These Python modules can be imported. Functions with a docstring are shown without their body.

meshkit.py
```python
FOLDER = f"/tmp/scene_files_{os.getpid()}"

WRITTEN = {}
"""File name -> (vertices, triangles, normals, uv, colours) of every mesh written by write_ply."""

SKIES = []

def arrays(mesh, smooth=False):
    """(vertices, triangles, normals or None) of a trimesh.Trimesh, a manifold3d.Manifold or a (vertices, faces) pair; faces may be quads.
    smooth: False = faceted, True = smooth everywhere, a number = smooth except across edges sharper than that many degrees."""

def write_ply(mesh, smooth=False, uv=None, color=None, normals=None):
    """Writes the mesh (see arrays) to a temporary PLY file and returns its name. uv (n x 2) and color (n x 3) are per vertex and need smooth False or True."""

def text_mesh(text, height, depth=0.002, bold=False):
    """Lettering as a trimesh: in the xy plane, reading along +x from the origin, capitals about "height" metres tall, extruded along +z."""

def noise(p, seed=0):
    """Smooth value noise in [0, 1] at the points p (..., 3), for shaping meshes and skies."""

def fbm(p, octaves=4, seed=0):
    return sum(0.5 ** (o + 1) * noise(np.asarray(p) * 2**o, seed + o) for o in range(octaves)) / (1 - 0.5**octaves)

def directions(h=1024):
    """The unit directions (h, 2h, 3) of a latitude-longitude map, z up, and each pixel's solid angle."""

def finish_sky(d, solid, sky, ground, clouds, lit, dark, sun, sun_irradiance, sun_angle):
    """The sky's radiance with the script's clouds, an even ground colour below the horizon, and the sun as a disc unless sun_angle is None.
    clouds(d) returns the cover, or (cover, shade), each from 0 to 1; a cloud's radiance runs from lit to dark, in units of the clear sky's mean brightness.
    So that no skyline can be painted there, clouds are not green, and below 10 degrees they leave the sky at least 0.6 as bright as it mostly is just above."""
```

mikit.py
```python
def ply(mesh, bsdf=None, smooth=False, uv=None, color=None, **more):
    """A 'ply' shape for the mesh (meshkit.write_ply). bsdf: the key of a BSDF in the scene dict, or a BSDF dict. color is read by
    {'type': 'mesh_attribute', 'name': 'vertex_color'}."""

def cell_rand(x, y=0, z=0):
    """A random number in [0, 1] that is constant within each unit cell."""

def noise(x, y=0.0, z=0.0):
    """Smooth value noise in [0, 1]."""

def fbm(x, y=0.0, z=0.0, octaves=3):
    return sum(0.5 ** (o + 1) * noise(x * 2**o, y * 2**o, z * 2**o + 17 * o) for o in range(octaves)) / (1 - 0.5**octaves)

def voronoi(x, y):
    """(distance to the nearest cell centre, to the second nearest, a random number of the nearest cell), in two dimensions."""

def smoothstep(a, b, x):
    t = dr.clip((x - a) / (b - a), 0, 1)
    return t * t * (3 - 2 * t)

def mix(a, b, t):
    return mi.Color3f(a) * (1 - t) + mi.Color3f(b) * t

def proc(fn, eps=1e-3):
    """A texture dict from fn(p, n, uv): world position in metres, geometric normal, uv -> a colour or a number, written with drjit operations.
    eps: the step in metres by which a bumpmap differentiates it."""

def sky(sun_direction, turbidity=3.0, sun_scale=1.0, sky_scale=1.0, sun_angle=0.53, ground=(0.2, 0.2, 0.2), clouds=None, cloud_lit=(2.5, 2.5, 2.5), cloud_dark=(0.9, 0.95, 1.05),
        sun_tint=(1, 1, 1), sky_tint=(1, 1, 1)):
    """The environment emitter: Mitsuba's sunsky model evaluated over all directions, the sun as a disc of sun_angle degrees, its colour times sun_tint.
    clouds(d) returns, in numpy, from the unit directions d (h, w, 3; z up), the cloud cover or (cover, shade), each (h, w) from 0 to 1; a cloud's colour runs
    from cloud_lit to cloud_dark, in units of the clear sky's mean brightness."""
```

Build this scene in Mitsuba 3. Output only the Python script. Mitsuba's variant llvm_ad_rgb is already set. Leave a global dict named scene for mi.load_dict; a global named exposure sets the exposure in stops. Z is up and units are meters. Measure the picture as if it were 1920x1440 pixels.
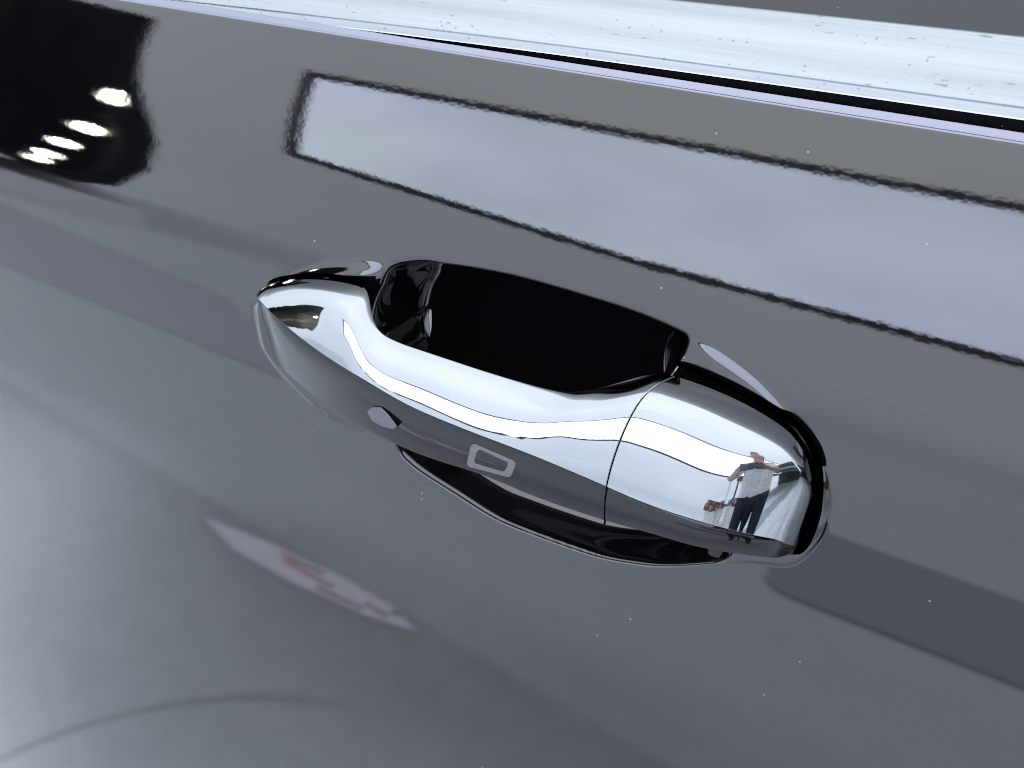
import math, random
import numpy as np, trimesh, manifold3d, shapely
import drjit as dr, mitsuba as mi, mikit, meshkit
from scipy.interpolate import PchipInterpolator as PC
from scipy.ndimage import gaussian_filter
from scipy.spatial import cKDTree

rng = np.random.default_rng(7)
T = mi.ScalarTransform4f
scene, labels = {"type": "scene"}, {}

# ------------------------------------------------------------------ camera
FOC, PW, PH = 1600.0, 1920.0, 1440.0
yaw, pit = math.radians(60.3), math.radians(35.8)
fw = np.array([-math.cos(yaw) * math.cos(pit), math.sin(yaw) * math.cos(pit), -math.sin(pit)])
rt = np.cross(fw, [0, 0, 1]); rt /= np.linalg.norm(rt)
up = np.cross(rt, fw)
EYE = np.array([0, -0.02, 0.0]) - fw * 0.30
scene["camera"] = {"type": "thinlens", "fov": 2 * math.degrees(math.atan(PW / 2 / FOC)), "fov_axis": "x", "near_clip": 0.01, "far_clip": 6000.0,
                   "aperture_radius": 0.0006, "focus_distance": 0.285,
                   "to_world": T().look_at(origin=EYE.tolist(), target=(EYE + fw).tolist(), up=[0, 0, 1])}

# ------------------------------------------------------------------ light
SKY = dict(lit=(1.0, 1.06, 1.14))
scene["sky"] = mikit.sky((-0.32, -0.30, 0.90), turbidity=3, sun_scale=0.004, sun_angle=40, clouds=lambda d: (1.0 + 0 * d[..., 2], 0.75 - 0.75 * np.clip(d[..., 2], 0, 1) + 0.4 * (meshkit.fbm(d * 2.5, 3, 5) - 0.5)),
                         cloud_lit=(2.8, 2.98, 3.2), cloud_dark=(1.64, 1.81, 2.06), ground=(0.35, 0.35, 0.35))
exposure = 2.58
PANEL = 0.225     # radiance of the added panel that stands in for bright sky

# ------------------------------------------------------------------ helpers
def rays(px, py):
    d = fw + (px - PW / 2) / FOC * rt - (py - PH / 2) / FOC * up
    return d / np.linalg.norm(d)
def at(px, py, Y):
    d = rays(px, py); return EYE + d * ((Y - EYE[1]) / d[1])
def put(key, mesh, bsdf, smooth=True, **more):
    k, n = key, 0
    while k in scene:
        n += 1; k = f"{key}_{n:03d}"
    scene[k] = mikit.ply(mesh, bsdf, smooth=smooth, **more); return k
def tag(key, label=None, category=None, group=None, kind=None):
    labels[key] = {k: v for k, v in dict(label=label, category=category, group=group, kind=kind).items() if v}
def grid_faces(n, m, flip=False):
    a = (np.arange(n - 1)[:, None] * m + np.arange(m - 1)[None, :]).ravel()
    f = np.stack([a, a + 1, a + m + 1, a + m], 1)
    f = np.vstack([f[:, [0, 1, 2]], f[:, [0, 2, 3]]])
    return f[:, ::-1] if flip else f
def grid_mesh(P, flip=True):
    n, m = P.shape[:2]
    return trimesh.Trimesh(P.reshape(-1, 3), grid_faces(n, m, flip), process=False)
def tube(pts, rad, seg=14):
    pts = np.asarray(pts, float); rad = np.broadcast_to(rad, len(pts))
    t = np.gradient(pts, axis=0); t /= np.linalg.norm(t, axis=1, keepdims=True)
    a = np.array([0, 1.0, 0]) if abs(t[0][1]) < .9 else np.array([1.0, 0, 0])
    rows = []
    for p, d, r in zip(pts, t, rad):
        a = a - d * (a @ d); a /= np.linalg.norm(a); b = np.cross(d, a)
        th = np.linspace(0, 2 * np.pi, seg + 1)
        rows.append(p + r * (np.cos(th)[:, None] * a + np.sin(th)[:, None] * b))
    return grid_mesh(np.array(rows), flip=True)
def resample(p, n):
    p = np.asarray(p, float); s = np.r_[0, np.cumsum(np.linalg.norm(np.diff(p, axis=0), axis=1))]
    return np.stack([PC(s, p[:, k])(np.linspace(0, s[-1], n)) for k in range(p.shape[1])], 1)
def box(lo, hi):
    m = trimesh.creation.box(np.subtract(hi, lo)); m.apply_translation(np.add(lo, hi) / 2); return m
cat = trimesh.util.concatenate

# ------------------------------------------------------------------ materials
def peel(p, n, uv):
    q = p * 1.0
    return (0.75 * mikit.noise(q.x * 330, q.y * 330, q.z * 420) + 0.45 * mikit.noise(q.x * 900 + 5, q.y * 900, q.z * 1100)) * mikit.smoothstep(-0.02, 0.03, q.z)
scene["black_paint"] = {"type": "bumpmap", "arbitrary": mikit.proc(peel, eps=2e-4), "scale": 5e-6,
    "bsdf": {"type": "roughplastic", "alpha": 0.0028, "int_ior": 2.0, "diffuse_reflectance": {"type": "rgb", "value": [0.003, 0.0032, 0.004]}}}
scene["gloss_black"] = {"type": "plastic", "int_ior": 1.6, "diffuse_reflectance": {"type": "rgb", "value": [0.004, 0.004, 0.005]}}
def smudge(p, n, uv):
    haze = mikit.smoothstep(0.35, 0.75, mikit.fbm(p.x * 45, p.y * 60, p.z * 90, 4))
    scratch = mikit.smoothstep(0.86, 0.93, mikit.noise(p.x * 160 + p.z * 40, p.y * 2600, p.z * 2600))
    return 0.02 + 0.09 * haze + 0.14 * scratch
CHROME = {"type": "rgb", "value": [0.465, 0.485, 0.52]}
scene["chrome"] = {"type": "blendbsdf", "weight": mikit.proc(smudge), "a": {"type": "conductor", "material": "none", "specular_reflectance": CHROME},
                   "b": {"type": "roughconductor", "material": "none", "alpha": 0.06, "specular_reflectance": CHROME}}
scene["rubber"] = {"type": "roughplastic", "alpha": 0.3, "diffuse_reflectance": {"type": "rgb", "value": [0.005, 0.005, 0.005]}, "specular_reflectance": {"type": "rgb", "value": [0.15, 0.15, 0.15]}}
scene["wedge_plastic"] = {"type": "twosided", "bsdf": {"type": "plastic", "int_ior": 1.7, "diffuse_reflectance": {"type": "rgb", "value": [0.09, 0.09, 0.11]}}}
scene["grey_mark"] = {"type": "roughplastic", "alpha": 0.2, "diffuse_reflectance": {"type": "rgb", "value": [0.15, 0.15, 0.155]}}
def trim_rough(p, n, uv):
    return 0.13 + 0.10 * mikit.fbm(p.x * 60, p.y * 900, p.z * 900)
def trim_col(p, n, uv):
    pit = mikit.smoothstep(0.80, 0.90, mikit.noise(p.x * 700, p.y * 900, p.z * 900)) * mikit.smoothstep(0.45, 0.7, mikit.noise(p.x * 90, p.y * 200, p.z * 200))
    streak = 0.72 + 0.10 * mikit.noise(p.x * 25, p.y * 2500, p.z * 2500) + 0.20 * mikit.noise(p.x * 3, p.y * 160, p.z * 260)
    return mi.Color3f(0.45, 0.48, 0.515) * streak * (1 - 0.35 * pit)
scene["satin_metal"] = {"type": "principled", "metallic": 1.0, "base_color": mikit.proc(trim_col), "roughness": mikit.proc(trim_rough)}
scene["satin_lip"] = {"type": "principled", "metallic": 1.0, "base_color": {"type": "rgb", "value": [0.31, 0.31, 0.39]}, "roughness": 0.2}
scene["tinted_glass"] = {"type": "plastic", "int_ior": 1.6, "diffuse_reflectance": {"type": "rgb", "value": [0.02, 0.022, 0.025]}}
scene["dust_grey"] = {"type": "diffuse", "reflectance": {"type": "rgb", "value": [0.36, 0.36, 0.38]}}

# ------------------------------------------------------------------ setting: pavement and the wall behind the photographer (seen in the reflections)
GZ = -0.95
def pave(p, n, uv):
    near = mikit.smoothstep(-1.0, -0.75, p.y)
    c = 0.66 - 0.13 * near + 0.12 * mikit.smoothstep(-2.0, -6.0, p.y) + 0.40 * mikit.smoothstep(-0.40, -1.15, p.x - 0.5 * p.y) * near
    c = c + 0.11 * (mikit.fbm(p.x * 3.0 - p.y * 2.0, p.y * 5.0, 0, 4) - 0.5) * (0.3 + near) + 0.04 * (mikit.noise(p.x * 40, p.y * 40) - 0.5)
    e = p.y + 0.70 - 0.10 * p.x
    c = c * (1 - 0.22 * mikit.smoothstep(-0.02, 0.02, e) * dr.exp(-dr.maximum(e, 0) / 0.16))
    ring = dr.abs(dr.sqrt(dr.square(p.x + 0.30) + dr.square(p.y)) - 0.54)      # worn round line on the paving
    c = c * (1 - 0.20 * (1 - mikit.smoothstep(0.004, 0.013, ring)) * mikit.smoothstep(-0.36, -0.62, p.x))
    return mi.Color3f(0.95, 0.99, 1.03) * dr.clip(c, 0.05, 0.93)
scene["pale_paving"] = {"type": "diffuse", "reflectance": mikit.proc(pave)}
def diff(r, g, b): return {"type": "diffuse", "reflectance": {"type": "rgb", "value": [r, g, b]}}
scene["white_plaster"] = diff(0.85, 0.85, 0.86)
scene["dark_mat"] = diff(0.36, 0.38, 0.41)
scene["dark_interior"] = diff(0.012, 0.012, 0.013)
scene["dark_frame"] = diff(0.07, 0.07, 0.07)
scene["beam_brown"] = diff(0.85, 0.7, 0.58)
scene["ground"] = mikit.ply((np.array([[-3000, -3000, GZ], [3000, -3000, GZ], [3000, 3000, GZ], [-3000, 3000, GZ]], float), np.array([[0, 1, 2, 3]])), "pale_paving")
tag("ground", kind="structure")

# ------------------------------------------------------------------ car door: base surface
ez = np.array([-1, -.95, -.8, -.6, -.4, -.2, -.1, -.05, 0, .02, .04, .055, .07, .085, .10, .12])
ed = np.array([-8, -6, -1, 2.5, 4, 5, 6, 8, 13, 17, 21, 24, 26.5, 28.5, 30, 31.])
Ee = PC(ez, ed); zz = np.linspace(-1, .12, 8001)
yy = np.r_[0, np.cumsum(np.tan(np.radians(Ee((zz[1:] + zz[:-1]) / 2))) * np.diff(zz))]; yy -= np.interp(0, zz, yy)
G = lambda z: np.interp(z, zz, yy)
def hit(px, py):
    d = rays(px, py); a, b = 0.1, 3.0
    for _ in range(60):
        m = (a + b) / 2; q = EYE + m * d
        if q[1] < G(q[2]): a = m
        else: b = m
    return EYE + a * d
def loop_px(pts, n=7000, closed=True):
    p = np.array([hit(*q)[[0, 2]] for q in pts])
    if closed: p = np.vstack([p, p[:1]])
    return resample(p, n)
PAD = loop_px([(480, 575), (500, 548), (560, 518), (640, 500), (720, 494), (800, 490), (1000, 524), (1150, 570), (1290, 630), (1400, 700), (1480, 780), (1535, 860), (1556, 935), (1550, 990), (1520, 1035), (1480, 1060),
               (1400, 1055), (1280, 1066), (1200, 1064), (1100, 1044), (950, 989), (850, 930), (745, 852), (640, 800), (540, 715), (490, 640)])
BOWL = loop_px([(722, 540), (728, 518), (760, 502), (810, 497), (1000, 531), (1150, 576), (1270, 624), (1288, 636), (1284, 650), (1262, 688), (1230, 740), (1260, 860), (1330, 960), (1372, 1036),
                (1280, 1060), (1200, 1058), (1100, 1038), (950, 983), (850, 924), (752, 852), (735, 800), (720, 700), (700, 620)])
_b = shapely.Polygon(BOWL).buffer(.007).buffer(-.007)
BOWL = np.array([_b.exterior.interpolate(t, normalized=True).coords[0] for t in np.linspace(0, 1, 7000)])
def inside(poly, X, Z):
    pts = np.stack([X.ravel(), Z.ravel()], 1)
    d, _ = cKDTree(poly).query(pts)
    return np.where(shapely.contains_xy(shapely.Polygon(poly), pts[:, 0], pts[:, 1]), d, -d).reshape(X.shape)
HEM_Z = 0.0915
def axis(a, b, fa, fb, step, coarse):
    l = fa - np.geomspace(coarse * .05, fa - a, 60)[::-1] if fa > a else np.array([])
    r = fb + np.geomspace(coarse * .05, b - fb, 60) if b > fb else np.array([])
    return np.r_[l, np.arange(fa, fb, step), r]
xs = axis(-1.5, 0.9, -.16, .13, .00036, .05)
zs = axis(-.93, HEM_Z, -.105, HEM_Z, .00036, .05); zs[-1] = HEM_Z
X, Z = np.meshgrid(xs, zs, indexing="ij")
Y = G(Z)
fx = (xs > -.1605) & (xs < .1305); fz = zs > -.1055
Xf, Zf = X[np.ix_(fx, fz)], Z[np.ix_(fx, fz)]
sp, sb = inside(PAD, Xf, Zf), inside(BOWL, Xf, Zf)
t = np.clip(sp / .0045, 0, 1)
padh = -np.interp(Xf, [-.05, -.03], [.0024, .0010]) * np.sqrt(1 - (1 - t) ** 2)
swell = -.0030 * np.exp(-np.clip(-sp, 0, None) ** 2 / .008 ** 2) * 0.5
low = np.clip((Zf + .04) / .03, 0, 1)
t = np.clip(sb / (low * .0085 + (1 - low) * .0055), 0, 1)
bowl = (.030 + .25 * np.clip(Zf + .012, -.05, 0) - .16 * np.clip(Zf - .002, 0, .04)) * (1 - (1 - t) ** 2)
top = np.clip((sp - 0) / .001, 0, 1)
ends = np.clip((np.abs(Xf + .008) - .060) / .012, 0, 1)
disp = padh * ends * np.clip((Zf + .062) / .02, 0, 1) + bowl
lf = np.clip((-.045 - Xf) / .02, 0, 1)
disp = (gaussian_filter(disp, 2.4) * (1 - lf) + gaussian_filter(disp, 4.4) * lf) * low + gaussian_filter(disp, 1.3) * (1 - low)
w = np.minimum.reduce([np.clip((Xf + .16) / .01, 0, 1), np.clip((.13 - Xf) / .01, 0, 1), np.clip((Zf + .105) / .01, 0, 1), np.clip((.085 - Zf) / .01, 0, 1)])
Y[np.ix_(fx, fz)] += disp * w
P = np.stack([X, Y, Z], -1)
# the panel's top edge turns in behind a satin lip
hy, hz = float(G(HEM_Z)), HEM_Z
hem = [(hy + .0004, hz + .0004), (hy + .0010, hz + .0005), (hy + .006, hz - .002)]
Hm = np.stack([np.stack([xs, np.full_like(xs, a), np.full_like(xs, b)], -1) for a, b in hem], 1)
P = np.concatenate([P, Hm], 1)
put("car_door__door_panel", grid_mesh(P, flip=True), "black_paint")

# ------------------------------------------------------------------ belt trim and window glass
def colpt(py, Yv): return at(1240, py, Yv)[1:]
le = math.radians(47)
L = next(l for l in np.linspace(.001, .012, 1101) if hz + l * math.cos(le) >= at(1240, 143, hy + l * math.sin(le))[2])
lip = [(hy + .0001, hz - .0004), (hy + .0001, hz + .0002), (hy + .0004, hz + .0006)]
lip += [(hy + l * math.sin(le), hz + l * math.cos(le)) for l in (.0010, .33 * L, .36 * L, .39 * L, .93 * L)]
lip += [(hy + L * math.sin(le) + .0003, hz + L * math.cos(le) - .0002), (hy + L * math.sin(le) + .002, hz + L * math.cos(le) - .003)]
lip = np.array(lip); lip[5] += (.00003, -.00003)
Yb = hy + L * math.sin(le) + .0006
prof = [np.array([Yb + .012, colpt(131, Yb)[1] - .001])]
prof += [np.array([Yb + .0012, colpt(132, Yb)[1] - .0012])] if False else []
for py, dy in ((131, 0.0), (127, .0002), (114, .0014), (112.5, .0018), (110, .0017), (69, .0073), (64, .0082), (58, .0091), (22, .0150), (17, .0163), (2, .0192), (-2, .0206)):
    prof.append(colpt(py, Yb + dy))
prof.append(prof[-1] + np.array([.004, -.001]))
prof = np.array(prof)
tx = np.linspace(-1.3, .8, 260)
tz = PC([-1.3, -.21, -.11, 0, .13, .8], [-.030, -.0050, -.0022, 0, .0012, .004])
def trim_mesh(pr, flat=False):
    Q = np.stack([np.stack([tx, np.full_like(tx, a), b + (0 if flat else 1) * tz(tx)], -1) for a, b in pr], 1)
    return grid_mesh(Q, flip=True)
put("car_door__window_trim", trim_mesh(prof), "satin_metal", smooth=28)
put("car_door__trim_lip", trim_mesh(lip, flat=True), "satin_lip", smooth=28)
put("car_door__seal", trim_mesh([(Yb + .0035, prof[0][1] - .012), (Yb + .0035, prof[0][1] + .002)]), "rubber", smooth=False)
gl0 = prof[-2] + np.array([.0015, -.002])
gl = [gl0 + s * np.array([math.sin(math.radians(33)), math.cos(math.radians(33))]) for s in np.linspace(0, .5, 8)]
put("car_door__window_glass", trim_mesh(gl), "tinted_glass")

# ------------------------------------------------------------------ door handle
t1 = np.array([(-.1338, -.0018, -.0140), (-.1330, -.0022, -.0080), (-.1300, -.0030, -.0040), (-.1255, -.0033, -.0012), (-.1179, -.0035, .0020), (-.1033, -.0038, .0067), (-.0843, -.0046, .0106), (-.0755, -.0055, .0114), (-.0700, -.0090, .0108), (-.0665, -.0130, .0080),
               (-.0635, -.0160, .0038), (-.0600, -.0172, .0012), (-.0540, -.0178, .0002), (-.0470, -.0180, -.0002), (-.0196, -.0180, -.0002), (.0074, -.0180, .0006), (.0190, -.0178, .0020),
               (.0271, -.0165, .0046), (.0333, -.0132, .0068), (.0393, -.0097, .0093), (.0448, -.0070, .0116), (.0487, -.0056, .0128), (.0529, -.0046, .0126), (.0631, -.0044, .0121), (.0777, -.0042, .0097), (.0923, -.0046, .0052), (.0994, -.0055, -.0004),
               (.1032, -.0072, -.0066), (.1052, -.0082, -.0135), (.1060, -.0085, -.0190)])
t2x = [-0.1338, -0.1328, -0.1290, -0.1210, -0.1065, -0.0919, -0.0753, -0.0602, -0.0318, -0.0113, 0.0169, 0.0313, 0.0451, 0.0484, 0.0611, 0.0730, 0.0895, 0.0980, 0.1040, 0.1060]
t2y = [-0.0026, -0.0064, -0.0120, -0.0184, -0.0234, -0.0264, -0.0292, -0.0313, -0.0335, -0.0343, -0.0350, -0.0352, -0.0354, -0.0354, -0.0354, -0.0348, -0.0300, -0.0241, -0.0165, -0.0108]
t2z = [-0.0150, -0.0100, -0.0050, -0.0010, -0.0035, -0.0068, -0.0095, -0.0110, -0.0147, -0.0149, -0.0146, -0.0154, -0.0159, -0.0168, -0.0172, -0.0172, -0.0197, -0.0231, -0.0300, -0.0325]
t3x = [-0.1338, -0.1328, -0.1290, -0.1230, -0.1140, -0.1016, -0.0790, -0.0453, -0.0270, -0.0042, 0.0167, 0.0446, 0.0680, 0.0858, 0.0999, 0.1030, 0.1060]
t3y = [-0.0020, -0.0050, -0.0098, -0.0155, -0.0205, -0.0238, -0.0278, -0.0317, -0.0327, -0.0335, -0.0339, -0.0343, -0.0343, -0.0306, -0.0209, -0.0155, -0.0098]
t3z = [-0.0275, -0.0290, -0.0300, -0.0308, -0.0318, -0.0339, -0.0373, -0.0386, -0.0377, -0.0347, -0.0350, -0.0330, -0.0300, -0.0300, -0.0341, -0.0358, -0.0380]
def fair(x, v, sig=.0030):
    """a track along the handle, evened out away from its two tips"""
    g = np.linspace(-.1338, .1060, 2401); raw = PC(x, v)(g)
    sm = gaussian_filter(raw, sig / (g[1] - g[0]), mode="nearest")
    w = np.clip((g + .1300) / .012, 0, 1) * np.clip((.1000 - g) / .012, 0, 1)
    return PC(g[::4], (raw + (sm - raw) * w)[::4])
f1y, f1z = fair(t1[:, 0], t1[:, 1], .0025), fair(t1[:, 0], t1[:, 2], .0025)
f2y, f2z, f3y, f3z = fair(t2x, t2y, .006), fair(t2x, t2z, .006), fair(t3x, t3y, .006), fair(t3x, t3z, .006)
XL, XR = -.1338, .1060
def seam_x(u): return .0445 + .0090 * np.clip(1 - u, 0, 1) ** 2           # u: 0 at the top edge, 1 at the chrome's lower edge
def turn(pts):
    """a cross-section from its slope: elevation of the normal along it -> normalised depth and drop"""
    u = np.linspace(0, 1, 1201); e = np.radians(PC(*zip(*pts))(u))
    a, b = (np.r_[0, np.cumsum((f[1:] + f[:-1]) / 2)] for f in (np.sin(e), np.cos(e)))
    return PC(u, a / a[-1]), PC(u, b / b[-1])
FOOT = turn([(0, 95), (.15, 92), (.30, 86), (.40, 66), (.55, 48), (.78, 34), (1, 25)])
SPAN = turn([(0, 82), (.06, 72), (.3, 56), (.6, 41), (1, 27)])
def chrome_pt(x, u):
    y1, z1, y2, z2 = f1y(x), f1z(x), f2y(x), f2z(x)
    foot = np.clip(np.maximum((-.046 - x) / .040, (x + .010) / .072), 0, 1); foot = foot * foot * (3 - 2 * foot)
    uc = np.minimum(u, 1)
    a = foot * FOOT[0](uc) + (1 - foot) * SPAN[0](uc); b = foot * FOOT[1](uc) + (1 - foot) * SPAN[1](uc)
    back = np.clip((u - 1) / .03, 0, 1) * np.clip((x - XL) / .01, 0, 1) * np.clip((XR - x) / .01, 0, 1)
    return np.stack([x, y1 + (y2 - y1) * a + .0014 * back ** 1.5, z1 + (z2 - z1) * b - .0003 * np.sqrt(back)], -1)
def inlay_pt(x, v):
    y2, z2, y3, z3 = f2y(x), f2z(x), f3y(x), f3z(x)
    z2 = z2 - .0011 * np.clip((x - XL) / .01, 0, 1) * np.clip((XR - x) / .01, 0, 1)
    bul = .0005 * np.clip((x - XL) / .02, 0, 1) * np.clip((XR - x) / .02, 0, 1)
    s = np.clip(v, 0, 1); roll = np.clip((v - .95) / .05, 0, 1)
    y = y2 + (y3 - y2) * s - bul * 4 * s * (1 - s) + .0009 * (1 - s) ** 8
    z = z2 + (z3 - z2) * s
    y = y + .0010 * roll ** 2.2 * np.clip((x - XL) / .01, 0, 1)
    return np.stack([x, y, z], -1)
def xline(a, b, n=420):
    s = np.linspace(0, 1, n)
    return a + (b - a) * s
def ends_line(n=520):
    s = np.linspace(0, np.pi, n); return XL + (XR - XL) * (1 - np.cos(s)) / 2
uu = np.r_[0, np.geomspace(.004, 1, 70)]; uu = np.sort(np.r_[uu, 1 - np.geomspace(.004, .3, 20)])
GAP = .0004
def piece(fn, us, left, inset=0.0, lip=True):
    """a shell piece of the handle on one side of the slanted seam, with its edge turned in"""
    S = (1 - np.cos(np.linspace(0, np.pi, 420))) / 2
    U = us[None, :]
    lo, hi = (XL + 0 * U, seam_x(U if fn is chrome_pt else 1 + .3 * U) - GAP) if left else (seam_x(U if fn is chrome_pt else 1 + .3 * U) + GAP, XR + 0 * U)
    Xg = lo + (hi - lo) * S[:, None]
    Q = fn(Xg, np.broadcast_to(U, Xg.shape))
    n = np.cross(np.gradient(Q, axis=1), np.gradient(Q, axis=0)); n /= np.maximum(np.linalg.norm(n, axis=-1, keepdims=True), 1e-12)
    n *= np.where(n[..., 1:2] * 1 - n[..., 2:3] * 1 > 0, -1, 1)
    def turned(row, nrm, dx):
        out = []
        for a in np.radians([30, 60, 90]):
            r = .0004
            out.append(row - nrm * r * (1 - math.cos(a)) + np.array([dx, 0, 0]) * r * math.sin(a) * .6)
        out.append(out[-1] - nrm * .0012)
        return out
    if left: Q = np.concatenate([Q, np.array(turned(Q[-1], n[-1], 1))], 0)
    else: Q = np.concatenate([np.array(turned(Q[0], n[0], -1))[::-1], Q], 0)
    return grid_mesh(Q, flip=False)
vv = np.r_[np.linspace(0, .88, 24), np.linspace(.89, 1, 14)]
uu = np.r_[uu, 1.01, 1.02, 1.03]
put("car_door__handle__grip", piece(chrome_pt, uu, True), "chrome")
put("car_door__handle__end_cap", piece(chrome_pt, uu, False), "chrome")
put("car_door__handle__inlay", piece(inlay_pt, vv, True), "gloss_black")
put("car_door__handle__inlay", piece(inlay_pt, vv, False), "gloss_black")
# dark body under the shells
xe = ends_line()[2:-2]
core = []
for x in xe:
    c = chrome_pt(np.full(12, x), np.linspace(.02, 1, 12)); i = inlay_pt(np.full(10, x), np.linspace(.06, 1, 10))
    loop = np.vstack([c, i]); cen = np.array([x, float(f1y(x)) * .7 + .3 * float(f3y(x)), float(f1z(x) + f3z(x)) / 2])
    v = cen - loop; L = np.linalg.norm(v, axis=1, keepdims=True)
    ins = loop + v / np.maximum(L, 1e-9) * np.minimum(.0008, L * .5)
    y1, z1, y3, z3 = float(f1y(x)), float(f1z(x)), float(f3y(x)), float(f3z(x))
    b1 = np.array([x, min(y3 + .010, y1 - .0002), z3 + .0012]); b2 = np.array([x, y1 + .0006, z3 + .3 * (z1 - z3)]); b3 = np.array([x, y1 + .0010, z1 - .25 * (z1 - z3)])
    core.append(np.vstack([ins, b1, b2, b3, ins[:1]]))
put("car_door__handle__body", grid_mesh(np.array(core)), "rubber", smooth=40)
# printed frame on the inlay
def on_inlay(px, py, lift):
    x = 0.0
    q = at(px, py, -.033)
    for _ in range(20):
        xg = q[0]; v = np.clip((f2z(xg) - q[2]) / (f2z(xg) - f3z(xg)), 0, 1); yv = inlay_pt(np.array([xg]), np.array([v]))[0][1] - lift
        q = at(px, py, yv)
    return q
def rounded(pts, r, n=10):
    poly = shapely.Polygon(pts).buffer(-r).buffer(r, quad_segs=n); return poly
out = rounded([(884, 829), (969, 866), (957, 896), (874, 874)], 8); inn = rounded([(896, 841), (955, 868), (945, 885), (888, 868)], 6)
def along(poly, n=120):
    return np.array([poly.exterior.interpolate(s, normalized=True).coords[0] for s in np.linspace(0, 1, n)])
c0 = np.array(out.centroid.coords[0])
def by_angle(poly, n=120):
    th = np.linspace(0, 2 * np.pi, n); r = []
    for a in th:
        l = shapely.LineString([c0, c0 + 200 * np.array([math.cos(a), math.sin(a)])]).intersection(poly)
        r.append(l.coords[-1])
    return np.array(r)
rows = [np.array([on_inlay(*p, l) for p in by_angle(q)]) for q, l in ((out, .00000), (out, .00012), (inn, .00012), (inn, .00000))]
put("car_door__handle__sensor_mark", grid_mesh(np.array(rows)), "grey_mark", smooth=False)

# small raised wedge of teardrop outline on the strip, in paler plastic
drop = along(shapely.Polygon([(688, 772), (698, 763), (714, 763), (728, 776), (746, 800), (739, 807), (716, 801), (696, 789)]).buffer(-3).buffer(3, quad_segs=8), 72)
cen = drop.mean(0)
def wedge(p): return .00015 + .0016 * np.clip(((p[1] - 760) - .35 * (p[0] - 690)) / 32 + .35, 0, 1)
rows = [np.array([on_inlay(*p, 0) for p in drop])] + [np.array([on_inlay(*(cen + (p - cen) * k), wedge(cen + (p - cen) * k)) for p in drop]) for k in (.97, .9, .6, .3, .01)]
put("car_door__handle__drop_wedge", grid_mesh(np.array(rows), flip=False), "wedge_plastic", smooth=30)

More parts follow.
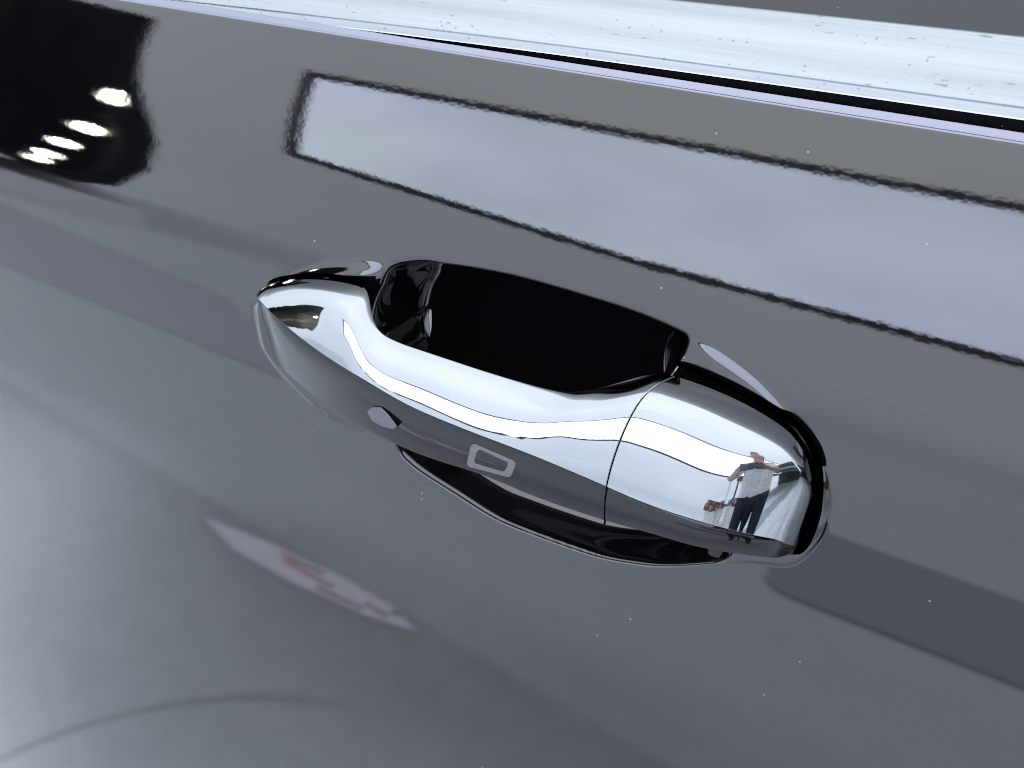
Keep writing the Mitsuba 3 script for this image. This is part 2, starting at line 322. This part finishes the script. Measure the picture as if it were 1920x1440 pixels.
# gaskets between the handle and the panel
def surf_y(x, z):
    i = np.clip(np.searchsorted(xs, x) - 1, 0, len(xs) - 2); j = np.clip(np.searchsorted(zs, z) - 1, 0, len(zs) - 2)
    return Y[i, j]
xr = np.r_[np.linspace(.046, .098, 60), np.linspace(.099, .106, 30)]
edge = np.stack([xr, f1z(xr)], 1)
edge = np.vstack([edge, [[.1062, -.024], [.1058, -.0300], [.1045, -.0345], [.100, -.0358], [.094, -.0352]]])
edge = resample(edge, 160)
nn = np.gradient(edge, axis=0); nn = np.stack([-nn[:, 1], nn[:, 0]], 1); nn /= np.linalg.norm(nn, axis=1, keepdims=True)
s = np.linspace(0, 1, 160); rad = np.interp(s, [0, .1, .5, .75, .9, 1], [.0004, .0008, .0011, .0016, .0015, .0008])
off = edge + nn * rad[:, None] * .7
depth = np.interp(s, [0, .5, .75, 1], [.0016, .0020, .0045, .0045])
put("car_door__handle__gasket", tube([(a, surf_y(a, b) - d, b) for (a, b), d in zip(off, depth)], rad), "rubber")
xl = np.r_[np.linspace(-.1334, -.125, 20), np.linspace(-.124, -.076, 50)]
edge = np.stack([xl, f1z(xl)], 1)
put("car_door__handle__gasket", tube([(a, min(surf_y(a, b), float(f1y(a)) + .0012) - .0001, b + .0006) for a, b in edge], np.interp(np.linspace(0, 1, 70), [0, .3, 1], [.0003, .0005, .0011])), "rubber")

tag("car_door", "glossy black car door with a chrome pull handle under a satin metal window trim", "car door")
tag("car_door__handle__inlay", "glossy black strip below the chrome")

# ------------------------------------------------------------------ what the paint and chrome reflect
WY = -5.0
def mirror(px, py):
    """where the paint sends the sight line that meets it there"""
    q = hit(px, py); e = math.radians(float(Ee(q[2]))); n = np.array([0, -math.cos(e), math.sin(e)]); d = rays(px, py)
    return q, d - 2 * (d @ n) * n
def plate(poly, y0, y1):
    """a plate standing parallel to the car: the outline in x and z, between y0 and y1"""
    m = trimesh.creation.extrude_polygon(poly, y1 - y0, engine="earcut")
    v = m.vertices; m.vertices = np.stack([v[:, 0], y1 - v[:, 2], v[:, 1]], 1)
    return m
opening = shapely.Polygon([(-6.03, .53), (-6.12, 1.19), (-6.37, 1.67), (-7.03, 2.63), (-7.48, 3.42), (-7.84, 4.19), (-9.19, 4.33), (-13, 4.7), (-13, .4), (-7.95, -.08), (-7.47, -.22), (-6.88, -.25), (-6.33, -.06)])
shell = opening.difference(opening.buffer(-.15))
def oblique(m):
    v = np.array(m.vertices); v[:, 0] += (v[:, 1] - WY) * 1.376; m.vertices = v; return m
hall = oblique(cat([plate(shell, -16, WY), plate(opening, -16.2, -16)]))
put("dark_hall__shell", hall, "dark_interior", smooth=False)
put("dark_hall__plinth", oblique(box((-13.3, -16.2, GZ), (-6.0, WY - .02, -.51))), "white_plaster", smooth=False)
beams = [((0, 130), (110, 190), (250, 300)), ((215, 25), (110, 80), (150, 170), (190, 215)), ((35, 0), (30, 90), (0, 150)), ((0, 225), (60, 285))]
for k, line in enumerate(beams):
    pts = resample([mirror(*p)[0] + mirror(*p)[1] * 11.6 for p in line], 24)
    put("dark_hall__beam", tube(pts, .10, 8), "beam_brown")
tag("dark_hall", "unlit black hall with an open front on a pale plinth", "hall")
lamp_spots = [(220, 183, 9.6, .26, .48), (165, 240, 11, .50, .36), (120, 268, 12.5, .42, .30), (88, 288, 14, .36, .26), (70, 297, 15.5, .32, .22)]
for k, (px, py, t, w, h) in enumerate(lamp_spots):
    q, r = mirror(px, py); c = q + r * t
    m = trimesh.creation.icosphere(3, 1.0); m.apply_scale([w * .26, .13, h * .36]); m.apply_translation(c)
    key = "hall_lamp" if k == 0 else f"hall_lamp_{k:03d}"
    scene[key] = mikit.ply(m, diff(.3, .3, .3), smooth=True, emitter={"type": "area", "radiance": {"type": "rgb", "value": [24, 24, 19.5]}})
    tag(key, f"warm white lamp in the unlit hall, {('nearest the front of the row', 'second from the front of the row', 'middle one of the row', 'second from the far end of the row', 'farthest and smallest of the row')[k]}", "lamp", "row of lamps in the hall")
panel = shapely.Polygon([(-5.22, 3.42), (10, 3.36), (10, 1.15), (.64, 1.19), (-1.63, 1.27), (-4.64, 1.74)])  # added glowing panel, stands in for a bright gap of open sky
def glow(p, n, uv):
    f = 0.88 + 0.3 * (mikit.fbm(p.x * 0.9, p.z * 1.2, 3.0, 3) - 0.5) + 0.22 * mikit.smoothstep(-2.6, -5.0, p.x)
    return mikit.mix((2.3, 2.6, 3.0), (2.4, 2.5, 3.4), mikit.noise(p.x * .7, p.z * .9)) * f * PANEL
pm = plate(panel, WY + .02, WY + .06)
scene["sky_glow_panel__glow_face"] = mikit.ply(pm, uv=pm.vertices[:, [0, 2]] * .05 + .5, bsdf=diff(.1, .1, .1), emitter={"type": "area", "radiance": mikit.proc(glow)})
for k, x in enumerate((2.6, 5.8, 9.0)):
    put("sky_glow_panel__post", box((x - .05, WY - .12, GZ), (x + .05, WY - .02, 3.4)), "white_plaster", smooth=False)
put("sky_glow_panel__backing", plate(panel, WY - .02, WY + .01), "dark_frame", smooth=False)
put("sky_glow_panel__frame", plate(panel.buffer(.10, join_style=2).difference(panel), WY + .01, WY + .12), "dark_frame", smooth=False)
tag("sky_glow_panel", "long added glowing panel standing in for a strip of bright sky, in a dark frame raised above the pale paving", "light panel")
def slab(poly, z0, z1, key, mt):
    m = trimesh.creation.extrude_polygon(poly, z1 - z0, engine="earcut"); m.apply_translation([0, 0, z0]); put(key, m, mt, smooth=False)
slab(shapely.box(-.03, -2.13, 6, -1.43).buffer(-.08).buffer(.08), GZ, GZ + .012, "floor_mat", "dark_mat")
tag("floor_mat", "dark grey mat with rounded corners lying on the pale paving", "mat")
scene["grey_mat"] = diff(.55, .55, .60)
slab(shapely.Polygon([(-5.78, -3.54), (-2.79, -2.7), (-1.5, -1.62), (-3.12, -1.73), (-6, -1.9)]), GZ, GZ + .008, "floor_mat_001", "grey_mat")
tag("floor_mat_001", "lighter grey mat ahead of the dark one on the paving", "mat")
scene["paper"] = diff(.86, .84, .90); scene["red_print"] = diff(.56, .32, .34); scene["line_paint"] = diff(.57, .56, .53)
sheet = shapely.Polygon([(-1.05, -.745), (-.92, -.70), (-.76, -.69), (-.60, -.70), (-.50, -.72), (-.54, -.735), (-.58, -.732), (-.565, -.75), (-.72, -.765), (-.88, -.762)])
slab(sheet, GZ, GZ + .004, "paper_sheet__sheet", "paper")
for a, b, c, d in ((-.82, -.735, -.70, -.728), (-.72, -.708, -.62, -.712), (-.62, -.728, -.57, -.722), (-.84, -.748, -.74, -.751)):
    slab(shapely.LineString([(a, b), (c, d)]).buffer(.004), GZ + .005, GZ + .0055, "paper_sheet__print", "red_print")
tag("paper_sheet", "crumpled white sheet with red print lying on the paving", "paper")

# planters with flowers on the paving
scene["planter_white"] = diff(.74, .72, .68); scene["petals_red"] = diff(.62, .16, .18); scene["petals_pink"] = diff(.72, .38, .45); scene["petals_blue"] = diff(.34, .32, .55); scene["leaves"] = diff(.06, .11, .05)
prof_p = np.array([[.001, 0], [.17, 0], [.21, .50], [.23, .50], [.23, .55], [.19, .55], [.18, .50], [.001, .50]])
for k, (x, y, cols, what) in enumerate(((1.15, -3.4, ("petals_red", "petals_pink"), "white planter of red and pink flowers nearest the glowing panel"), (1.7, -3.7, ("petals_red", "petals_pink"), "white planter of red flowers in the middle of the row"),
                                 (2.2, -3.4, ("petals_blue", "petals_pink"), "white planter of violet flowers at the end of the row"))):
    key = "flower_planter" if k == 0 else f"flower_planter_{k:03d}"
    m = trimesh.creation.revolve(prof_p, sections=32); m.apply_translation([x, y, GZ]); put(key + "__pot", m, "planter_white", smooth=40)
    for mt, nb, r, nm in ((cols[0], 70, .035, "blossom"), (cols[1], 40, .03, "blossom"), ("leaves", 120, .04, "foliage")):
        bits = []
        for _ in range(nb):
            d = rng.normal(size=3); d[2] = abs(d[2]); d /= np.linalg.norm(d)
            b = trimesh.creation.icosphere(1, r * rng.uniform(.6, 1.2)); b.apply_scale([1, 1, .6]); b.apply_transform(trimesh.transformations.random_rotation_matrix(rng.random(3)))
            b.apply_translation([x, y, GZ + .56] + d * [.30, .30, .24] * rng.uniform(.7, 1.05)); bits.append(b)
        kk = put(f"{key}__{nm}", cat(bits), mt); tag(kk, kind="stuff")
    tag(key, what, "flower planter", "flower planters on the paving")

# the bystander
def hull_chain(segs, edge=.02, smooth=8):
    out = manifold3d.Manifold()
    for (a, ra), (b, rb) in segs:
        sa, sb_ = (manifold3d.Manifold.sphere(r, 20).translate(list(map(float, p))) for p, r in ((a, ra), (b, rb)))
        out = out + manifold3d.Manifold.batch_hull([sa, sb_])
    g = out.refine_to_length(edge).to_mesh(); m = trimesh.Trimesh(g.vert_properties[:, :3], g.tri_verts)
    trimesh.smoothing.filter_taubin(m, iterations=smooth); return m
PX, PY, face = .84, -.80, math.atan2(.50, -.62) - math.pi / 2
R_ = trimesh.transformations.rotation_matrix(face, [0, 0, 1]); R_[:3, 3] = [PX, PY, GZ]
def person_part(name, segs, mt, **k):
    m = hull_chain(segs, **k); m.apply_transform(R_); put("person__" + name, m, mt)
scene["skin"] = diff(.50, .33, .25); scene["white_cotton"] = diff(.78, .79, .80); scene["dark_cotton"] = diff(.03, .035, .05); scene["hair"] = diff(.02, .017, .015); scene["shoe"] = diff(.1, .1, .1); scene["phone_black"] = {"type": "plastic", "diffuse_reflectance": {"type": "rgb", "value": [.01, .01, .012]}}
body = [(((0, 0, 1.36), .055), ((0, .02, 1.46), .052)), (((0, .03, 1.58), .085), ((0, .045, 1.53), .072)), (((0, .06, 1.50), .05), ((0, .045, 1.55), .07)), (((0, .115, 1.545), .014), ((0, .12, 1.53), .016)),
        (((-.08, .03, 1.55), .018), ((-.082, .03, 1.57), .016)), (((.08, .03, 1.55), .018), ((.082, .03, 1.57), .016))]
for sx in (-1, 1):
    sh, el, wr = (sx * .19, .02, 1.32), (sx * .27, .22, 1.12), (sx * .13, .42, 1.13)
    body += [((sh, .05), (el, .040)), ((el, .040), (wr, .026)), ((wr, .027), ((sx * .10, .46, 1.14), .030)), (((0, 0, 1.36), .05), (sh, .05))]
    for f in range(4):
        a = np.array([sx * .095, .475, 1.165 - .018 * f]); b = a + [-sx * .020, .028, 0]; c = b + [-sx * .026 * (1 - .1 * f), .006, 0]
        body += [((a, .0085), (b, .008)), ((b, .008), (c, .007))]
    body += [(((sx * .10, .45, 1.165), .010), ((sx * .075, .45, 1.175), .009)), (((sx * .075, .45, 1.175), .009), ((sx * .05, .462, 1.17), .008))]
person_part("body", body, "skin", edge=.010, smooth=4)
person_part("hair", [(((0, .015, 1.615), .082), ((0, -.02, 1.57), .085)), (((0, -.03, 1.52), .06), ((0, -.02, 1.57), .08)), (((-.03, .06, 1.655), .04), ((.03, .06, 1.655), .04))], "hair")
person_part("shirt", [(((-.13, 0, 1.30), .075), ((.13, 0, 1.30), .075)), (((-.07, .01, 1.22), .115), ((.07, .01, 1.22), .115)), (((-.07, .01, 1.22), .115), ((-.065, .0, .93), .115)), (((.07, .01, 1.22), .115), ((.065, 0, .93), .115)), (((-.065, 0, .93), .12), ((.065, 0, .93), .12)),
                      (((-.17, .0, 1.31), .07), ((-.235, .12, 1.21), .062)), (((.17, .0, 1.31), .07), ((.235, .12, 1.21), .062))], "white_cotton")
legs = [(((-.075, 0, .86), .115), ((.075, 0, .86), .115))]
for sx in (-1, 1): legs += [(((sx * .085, 0, .84), .10), ((sx * .10, .02, .48), .066)), (((sx * .10, .02, .48), .066), ((sx * .105, -.01, .10), .05))]
person_part("trousers", legs, "dark_cotton")
for sx in (-1, 1): person_part("shoe", [(((sx * .105, -.03, .05), .042), ((sx * .115, .14, .035), .034))], "shoe")
tag("person", "person in a white short sleeved top and dark trousers holding up a phone", "person")
ph = trimesh.creation.box([.155, .009, .075]); ph = ph.subdivide(); ph.apply_translation([0, .515, 1.14]); ph.apply_transform(R_); put("phone", ph, "phone_black", smooth=False)
tag("phone", "black phone held level in the hands of the person in white", "phone")

# dark open shelter beyond the person, and the floor marks beside it
scene["slat_pale"] = diff(.6, .6, .6)
put("shelter__roof", box((4.5, -7.5, 1.25), (13, .2, 1.55)), "dark_frame", smooth=False)
put("shelter__back_wall", box((12.8, -7.3, GZ), (13, .0, 1.25)), "dark_frame", smooth=False)
for k in range(6): put("shelter__fascia_slat", box((4.5 - .03, -7.4, 1.02 - .09 * k), (4.52, .1, 1.05 - .09 * k)) if k < 3 else box((4.6 + k * 1.2, -7.4, 1.18), (4.65 + k * 1.2, .1, 1.24)), "slat_pale", smooth=False)
for k, (x, y) in enumerate(((4.6, -7.3), (4.6, .0), (4.6, -3.6))): put("shelter__post", box((x - .06, y - .06, GZ), (x + .06, y + .06, 1.25)), "dark_frame", smooth=False)
tag("shelter", "dark open shelter with thin pale slats under its roof", "shelter")
dashes = cat([box((1.3 + .5 * k, yv, GZ + .001), (1.6 + .5 * k, yv + .05, GZ + .004)) for k in range(16) for yv in (-.35, -.75, -1.15)])
put("floor_dashes", dashes, "planter_white", smooth=False); tag("floor_dashes", kind="structure")

# dust and tiny chips resting on the paint, the glass and the trim
specks = []
for px, py, r in ((1182, 1161, .0004), (1743, 1127, .0003), (1500, 1241, .00028), (590, 452, .0004), (791, 925, .00035), (791, 936, .00035), (1515, 285, .0003), (1343, 250, .0003), (1738, 458, .0004), (1120, 1191, .0004), (1433, 1303, .0003), (905, 1438, .0003), (600, 797, .0003), (1240, 540, .0003)):
    q = hit(px, py); e = float(Ee(q[2])); m = trimesh.creation.icosphere(1, r); m.apply_scale([1, .4, 1]); m.apply_transform(trimesh.transformations.rotation_matrix(math.radians(-e), [1, 0, 0])); m.apply_translation(q); specks.append(m)
for _ in range(110):
    q = hit(rng.uniform(30, 1890), rng.uniform(100, 1420)); 
    if -.145 < q[0] < .12 and -.11 < q[2] < .04: continue
    m = trimesh.creation.icosphere(0, 10 ** rng.uniform(-4.2, -3.9)); m.apply_scale([1, .4, 1]); m.apply_translation(q); specks.append(m)
for _ in range(60):
    x = rng.uniform(-.06, .14); sv = rng.uniform(.0, .05); q = np.array([x, gl0[0] + sv * math.sin(math.radians(33)), gl0[1] + float(tz(x)) + sv * math.cos(math.radians(33))])
    m = trimesh.creation.icosphere(0, 10 ** rng.uniform(-4.0, -3.4)); m.apply_scale([1, .4, .5]); m.apply_translation(q); specks.append(m)
put("dust", cat(specks), "dust_grey", smooth=False)
tag("dust", "fine pale dust specks on the paint and glass", "dust", kind="stuff")
